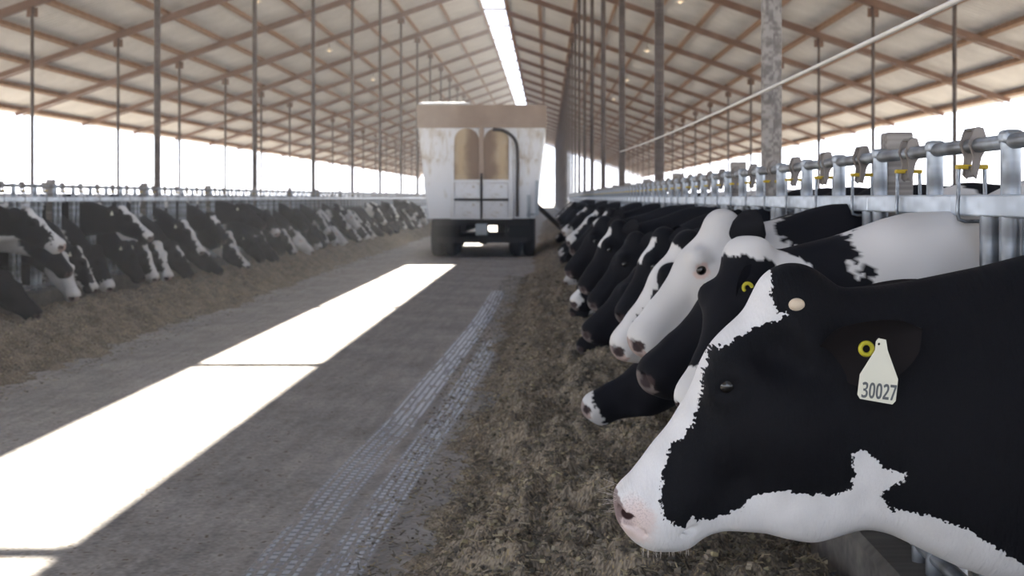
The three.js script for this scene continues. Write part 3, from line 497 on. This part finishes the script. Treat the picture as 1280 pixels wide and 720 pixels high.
// ---- the tagged foreground cow: silhouette taken from the photograph at its stall's depth
{
  const S = FPX / COW0, Xo = XF + REACH, o = root('cow', Xo, 0, -COW0, Math.PI);
  const L = (px, py, z = 0) => { const k = FPX / (COW0 - Math.abs(z)); return [Xo - (px - VX) / k, EYE - (py - VY) / k, z]; };
  const P = bodyPrims();
  P.push({ a: L(1080, 510), b: L(1290, 530), ra: 0.25, rb: 0.325, kz: 1.85, k: 0.1 }, { a: L(1290, 530), b: [-0.2, 1.08, 0], ra: 0.325, rb: 0.35, kz: 1.75, k: 0.12 });
  P.push({ a: L(1030, 424), b: L(1300, 404), ra: 0.085, rb: 0.11, k: 0.08 }, { a: L(1300, 404), b: [-0.15, 1.4, 0], ra: 0.1, rb: 0.08, k: 0.1 });
  P.push({ a: L(990, 374), ra: 0.07, k: 0.05 }, { a: L(992, 388), b: L(945, 470), ra: 0.086, rb: 0.112, kz: 1.02, k: 0.06 }, { a: L(945, 470), b: L(852, 598), ra: 0.112, rb: 0.088, kz: 1.12, k: 0.05 });
  P.push({ a: L(852, 598), b: L(822, 636), ra: 0.085, rb: 0.083, kz: 1.0, k: 0.05 }, { a: L(820, 634, 0.03), b: L(820, 634, -0.03), ra: 0.074, k: 0.04 }, { a: L(845, 660, 0), b: L(826, 655, 0), ra: 0.047, rb: 0.05, kz: 0.8, k: 0.03 });
  P.push({ a: L(862, 650), b: L(955, 610), ra: 0.034, rb: 0.088, kz: 1.15, k: 0.05 }, { a: L(955, 608), b: L(1010, 606), ra: 0.088, rb: 0.114, kz: 1.4, k: 0.05 }, { a: L(1010, 606), b: L(1075, 584), ra: 0.114, rb: 0.12, kz: 1.4, k: 0.05 }, { a: L(985, 530, 0.045), ra: 0.11, k: 0.1 }, { a: L(985, 530, -0.045), ra: 0.11, k: 0.1 });
  for (const s of [-1, 1]) {
    P.push({ a: L(925, 462, s * 0.075), b: L(908, 482, s * 0.082), ra: 0.046, rb: 0.042, k: 0.05 }, { a: L(1010, 425, s * 0.07), ra: 0.055, k: 0.05 });   // brow, ear root
    P.push({ a: L(880, 560, s * 0.055), b: L(960, 520, s * 0.075), ra: 0.03, rb: 0.035, k: 0.06 });        // cheek ridge
    P.push({ a: L(792, 634, s * 0.04), ra: 0.038, k: 0.03 }, { a: L(778, 640, s * 0.05), b: L(792, 650, s * 0.072), ra: 0.019, rb: 0.014, sub: true, k: 0.012 });  // nostril
    P.push({ a: L(912, 484, s * 0.128), b: L(902, 490, s * 0.125), ra: 0.016, sub: true, k: 0.02 }, { a: L(975, 440, s * 0.12), ra: 0.035, sub: true, k: 0.06 });
  }
  P.push({ a: L(800, 664, -0.08), b: L(868, 662, -0.06), ra: 0.006, rb: 0.006, sub: true, k: 0.012 }, { a: L(800, 664, 0.08), b: L(868, 662, 0.06), ra: 0.006, sub: true, k: 0.012 });
  const xs = axis([[-1.85, 0.1, 0.035], [0.1, 0.5, 0.012], [0.5, 1.24, 0.006]]), ys = axis([[-0.06, 0.62, 0.03], [0.62, 1.36, 0.0062], [1.36, 1.62, 0.02]]), zs = axis([[-0.46, -0.2, 0.03], [-0.2, 0.2, 0.0075], [0.2, 0.46, 0.03]]);
  const body = surface(P, xs, ys, zs);
  const e1 = ear(L(1022, 452, -0.085), L(1148, 420, -0.235), [0.1, 1, -0.5], 0.15, 0.45), e2 = ear(L(1030, 425, 0.085), [0.47, 1.235, 0.235], [0.1, 1, 0.5], 0.13, -0.45);
  const g = join([body, e1, e2]), pos = g.attributes.position, uv = new Float32Array(pos.count * 2), nB = body.attributes.position.count;
  const X0 = -1.9, X1 = 1.3, Y0 = -0.1, Y1 = 1.6;
  // coat map: own side view of the cow, one half for the neck and head at fine scale
  const HX0 = 0.02, HX1 = 1.26, HY0 = 0.5, HY1 = 1.46;
  for (let i = 0; i < pos.count; i++) {
    const x = pos.getX(i), y = pos.getY(i);
    if (i >= nB) { uv[i * 2] = 0.75; uv[i * 2 + 1] = 0.02; } else if (x > HX0 + 0.01) { uv[i * 2] = (x - HX0) / (HX1 - HX0); uv[i * 2 + 1] = (clamp(y, HY0, HY1) - HY0) / (HY1 - HY0) * 0.9 + 0.1; } else { uv[i * 2] = 0.1; uv[i * 2 + 1] = 0.02; }
  }
  g.setAttribute('uv', new THREE.BufferAttribute(uv, 2));
  const inside = (x, y, poly) => { let c = false; for (let i = 0, j = poly.length - 1; i < poly.length; j = i++) { const [xi, yi] = poly[i], [xj, yj] = poly[j]; if ((yi > y) !== (yj > y) && x < (xj - xi) * (y - yi) / (yj - yi) + xi) c = !c; } return c; };
  const black = [[978, 318], [969, 350], [966, 374], [972, 390], [986, 394], [954, 407], [930, 418], [919, 426], [896, 437], [883, 459], [879, 492], [874, 514], [865, 537], [843, 559], [829, 587], [825, 620], [827, 642], [843, 656], [858, 659], [863, 647], [874, 655], [899, 652], [927, 639], [943, 620], [966, 612], [1004, 614], [1038, 617], [1060, 609], [1064, 587], [1060, 561], [1071, 557], [1093, 573], [1107, 584], [1124, 587], [1120, 598], [1102, 609], [1099, 620], [1115, 637], [1132, 637], [1150, 640], [1174, 645], [1204, 656], [1232, 676], [1254, 689], [1290, 708], [1340, 735], [1600, 1000], [1600, 100], [985, 100]];
  const S2 = FPX / (COW0 - 0.085);
  const map = texture([2048, 1536], (u, v) => {
    if (v < 0.095) return u > 0.5 ? [0.1, 0.09, 0.092] : [0.066, 0.068, 0.083];
    const x = lerp(HX0, HX1, u), y = lerp(HY0, HY1, (v - 0.1) / 0.9), px = VX + (Xo - x) * S2, py = VY + (EYE - y) * S2;
    const j = 2.2 * N2(px * 0.16, py * 0.16) + 3 * N2(px * 0.05 + 7, py * 0.05), j2 = 2.2 * N2(px * 0.16 + 50, py * 0.16) + 3 * N2(px * 0.05 + 77, py * 0.05), fur = N2(px * 0.9 + py * 0.25, py * 0.18 - px * 0.05), fine = N2(px * 1.7, py * 1.7);
    if (inside(px + j + fur * 1.2, py + j2, black)) { const k = 0.066 + 0.014 * fur + 0.009 * fine; return [k, k * 1.03, k * 1.25]; }
    let c = [0.82, 0.815, 0.81].map((a) => a * (1 + 0.02 * fur + 0.015 * fine + 0.03 * N2(px * 0.02, py * 0.02)));
    const skin = smooth(0.95, 0.45, Math.hypot((px - 790) / 40, (py - 655) / 42) + 0.12 * j / 4);           // bare pinkish skin of the muzzle
    c = mix3(c, [0.8, 0.7, 0.67], skin * 0.6);
    const spot = smooth(0.25, 0.55, N2(px * 0.3 + 3, py * 0.3)) * smooth(1, 0.4, Math.hypot((px - 792) / 30, (py - 640) / 32));
    c = mix3(c, [0.5, 0.46, 0.45], spot * 0.25);
    const nose = smooth(1, 0.75, Math.hypot((px - 771) / 12, (py - 643) / 24) + 0.05 * j), hole = smooth(1, 0.7, Math.hypot((px - 786) / 9, (py - 648) / 8));
    return mix3(mix3(c, [0.4, 0.33, 0.32], nose * 0.7), [0.2, 0.13, 0.13], hole);
  });
  map.wrapS = map.wrapT = THREE.ClampToEdgeWrapping;
  const hairBump = texture(1024, (u, v) => fbm(u, v * 0.35, 200, 2, 300), false);
  hairBump.repeat.set(1.2, 1);
  const mat = new THREE.MeshPhysicalMaterial({ map, bumpMap: hairBump, bumpScale: 0.0012, roughness: 0.75, specularIntensity: 0.22, sheen: 0.07, sheenRoughness: 0.3, sheenColor: new THREE.Color(0.7, 0.72, 0.78) });
  part('body', g, mat, o);
  for (const s of [-1, 1]) part('eye', new THREE.SphereGeometry(0.021, 18, 12), M.eye, o, ...L(909, 482, s * 0.0985));
  for (const s of [-1, 1]) { const b = part('horn_bud', new THREE.SphereGeometry(0.017, 14, 10), M.horn, o, ...L(996, 381, s * 0.093)); b.scale.set(1.05, 0.85, 0.7); b.userData.label = 'pale horn bud'; }
  // ear tag: a bell-shaped plate with its number, yellow button beside it
  {
    const s = new THREE.Shape(), m = (COW0 - 0.235) / FPX; const pts = [[1098, 423], [1107, 425], [1109, 438], [1122, 474], [1119, 501], [1115, 505], [1075, 498], [1072, 493], [1075, 468], [1094, 438], [1095, 427]];
    pts.forEach(([x, y], i) => (i ? s.lineTo((x - 1098) * m, (464 - y) * m) : s.moveTo((x - 1098) * m, (464 - y) * m))); s.closePath();
    const hole = new THREE.Path(); hole.absarc(0.5 * m, 34 * m, 0.0028, 0, 6.29, true); s.holes.push(hole);
    const plate = new THREE.ExtrudeGeometry(s, { depth: 0.0018, bevelEnabled: true, bevelSize: 0.0006, bevelThickness: 0.0006, bevelSegments: 1 });
    const t = part('ear_tag', plate, M.tagWhite, o, ...L(1098, 464, -0.235)); t.rotation.y = Math.PI; t.userData.label = 'cream ear tag numbered 30027';
    const font = await new FontLoader().loadAsync('fonts/droid/droid_sans_bold.typeface.json');
    const txt = new TextGeometry('30027', { font, size: 0.0325, depth: 0.0006, curveSegments: 4, bevelEnabled: false }); txt.computeBoundingBox();
    const bb = txt.boundingBox, w = bb.max.x - bb.min.x; txt.translate(-(bb.min.x + w / 2), -bb.min.y, 0); txt.scale(0.07 / w, 0.98, 1);
    const n = part('tag_number', txt, M.tagInk, t, -0.001, -0.0565, 0.0026); n.rotation.z = -0.1;
    const b = part('tag_button', new THREE.TorusGeometry(0.0125, 0.005, 8, 20), M.tagYellow, o, ...L(1083, 436, -0.185)); b.userData.label = 'yellow ear tag button';
  }
  // whiskers and chin hair
  {
    const r = rng(77), list = [];
    for (let i = 0; i < 90; i++) { const px = 800 + r() * 62, z = (r() - 0.5) * 0.11, py = 681 - Math.abs(px - 830) * 0.12, a = L(px, py - 5, z), len = 0.015 + 0.028 * r(); list.push(rod(a, [a[0] + (r() - 0.5) * 0.012, a[1] - len, a[2] + (r() - 0.5) * 0.012], 0.0007, 3, 0.0002)); }
    for (let i = 0; i < 16; i++) { const a = L(770 + r() * 12, 610 + r() * 30, (r() - 0.5) * 0.1), len = 0.03 + 0.03 * r(); list.push(rod(a, [a[0] + len * 0.8, a[1] + (r() - 0.3) * 0.03, a[2] - 0.015], 0.0005, 3, 0.0002)); }
    const w = part('whiskers', merge(list), M.hair, o); w.userData.kind = 'stuff';
  }
  tag(o, 'large black cow with a white blaze and a cream ear tag numbered 30027', 'cow');
}

// ---- the other cows of the near row, then the row across the alley
{
  const Xo = XF + REACH;
  // head from two points of the photograph (poll, nose) at the depth of the stall
  const aim = (D, poll, nose, yaw = 0, extra = {}) => {
    const S = FPX / D, L = (p) => [Xo - (p[0] - VX) / S, EYE - (p[1] - VY) / S], a = L(poll), b = L(nose), dx = b[0] - a[0], dy = b[1] - a[1];
    const len = Math.hypot(dx / Math.cos(yaw), dy);
    return { poll: [a[0], a[1], 0], pitch: Math.atan2(-dy, dx / Math.cos(yaw)), yaw, scale: clamp(len / 0.64, 0.8, 1.0), ...extra };
  };
  const st = (k) => COW0 + STALL * k;
  const fine = { fine: 0.0085, coarse: 0.017 }, mid = { fine: 0.011, coarse: 0.04 };
  const near = [
    [1, aim(st(1), [928, 298], [846, 492], -0.8, { ...fine, earTo: [0.075, -0.1, -0.09] }), { face: 'black', muzzle: 'white', seed: 3, neckTo: 0.55, body: -0.6, pollWhite: true }, 'dark-faced cow with white neck and a yellow ear button, behind the numbered cow', 'button'],
    [2, aim(st(2), [936, 314], [783, 467], 0, fine), { face: 'black', seed: 5, neck: 0.75, body: -0.7 }, 'black-faced cow with a grey muzzle, between the white-faced cow and the yellow-buttoned cow'],
    [3, aim(st(3), [893, 262], [772, 428], 0, fine), { face: 'white', muzzle: 'white', seed: 8, neck: 0.4, body: 0.1 }, 'cow with an all-white face and pink-rimmed eye, head raised'],
    [4, aim(st(4), [852, 288], [752, 436], 0, fine), { face: 'blaze', blaze: 0.045, muzzle: 'white', seed: 9, pollBlack: true }, 'black cow with broad white blaze and grey-white muzzle, beside the white-faced cow'],
    [5, aim(st(5), [838, 428], [735, 492], 0, fine), { face: 'black', muzzle: 'white', muzzleFrom: 0.545, seed: 12 }, 'black cow with a white nose tip eating low over the feed'],
    [6, aim(st(6), [822, 285], [765, 392], 0, mid), { face: 'star', seed: 14 }, 'black cow with a white triangle on its forehead', 'white'],
    [7, aim(st(7), [800, 330], [735, 398], 0, mid), { face: 'black', seed: 15 }, 'all-black cow reaching down beside the cow with a white forehead triangle'],
    [8, aim(st(8), [790, 290], [728, 380], 0, mid), { face: 'black', seed: 17 }, null],
    [9, aim(st(9), [768, 275], [722, 352], 0, mid), { face: 'star', seed: 18 }, null],
    [10, aim(st(10), [770, 310], [712, 372], 0, mid), { face: 'blaze', blaze: 0.03, seed: 22 }, null],
    [11, aim(st(11), [752, 270], [708, 330], 0, mid), { face: 'black', seed: 24 }, null],
  ];
  const poses = {}, r = rng(2024);
  const kinds = [
    { poll: [0.68, 0.87, 0], pitch: 1.2 }, { poll: [0.76, 0.81, 0], pitch: 1.05 }, { poll: [0.77, 1.36, 0], pitch: 0.75 }, { poll: [0.73, 1.12, 0], pitch: 1.0 },
    { poll: [0.7, 0.84, 0.04], pitch: 1.1, yaw: 0.5 }, { poll: [0.64, 0.88, -0.04], pitch: 1.15, yaw: -0.45 }, { poll: [0.8, 0.73, 0], pitch: 0.85 }, { poll: [0.66, 1.22, 0], pitch: 0.95, yaw: 0.5 },
  ];
  const pose = (k, lod) => poses[k + lod] ??= makePose({ ...kinds[k], ...(lod === 'm' ? { fine: 0.014, coarse: 0.05 } : { fine: 0.026, coarse: 0.075 }) });
  const heads = ['feeding', 'feeding', 'head raised,', 'head half raised,', 'feeding with turned head', 'feeding with turned head', 'feeding', 'head turned half up,'];
  const faces = { blaze: 'black cow with a white blaze', star: 'black cow with a white forehead star', black: 'black-faced cow', white: 'white-faced cow' };
  const random = (k) => { const t = r(); return { face: t < 0.34 ? 'blaze' : t < 0.54 ? 'star' : t < 0.92 ? 'black' : 'white', blaze: 0.005 + 0.04 * r(), muzzle: r() < 0.3 ? 'white' : 'dark', jaw: r() < 0.2, pollBlack: r() < 0.5, neck: r() < 0.15 ? 0.1 : 0.75, body: -0.1 + 0.4 * r(), throat: r() < 0.2, seed: k * 3 + 1 }; };
  for (const [k, a, c, label, t] of near) addCow(makePose(a), c, 1, st(k), label ?? faces[c.face] + ' in the dark head cluster past the starred cow', label ? null : 'cluster of heads in the near row', { eyes: true, tag: t });
  const clash = (D) => { const m = D / BAY; return Math.abs(m - Math.round(m)) * BAY < 0.2; };
  for (let k = 12; k < 58; k++) {
    const D = st(k); if (clash(D)) continue;
    const n = Math.floor(r() * 8), c = random(k);
    addCow(pose(n, D < 16 ? 'm' : 'f'), c, 1, D, faces[c.face] + ', ' + heads[n] + ' far beyond the numbered cow', 'far cows of the near row: ' + faces[c.face] + ', ' + heads[n]);
  }
  for (let k = 0; k < 78; k++) {
    const D = 10.44 + STALL * k; if (clash(D)) continue;
    let n = [0, 1, 6, 7, 3, 0, 4, 2, 5, 6, 3, 1][Math.floor(r() * 12)], c = random(k + 100); if (k === 5) { n = 2; c = { face: 'blaze', blaze: 0.01, muzzle: 'white', throat: true, seed: 5, pollBlack: false }; }
    addCow(pose(n, D < 22 ? 'm' : 'f'), c, -1, D, k === 5 ? 'black cow with thin white blaze and pale chin, head up across the alley' : faces[c.face] + ', ' + heads[n] + ' across the sunlit alley', k === 5 ? null : 'cows across the alley: ' + faces[c.face] + ', ' + heads[n], { tag: D < 24 && r() < 0.45 ? 'white' : null });
  }
}
renderer.render(scene, camera);
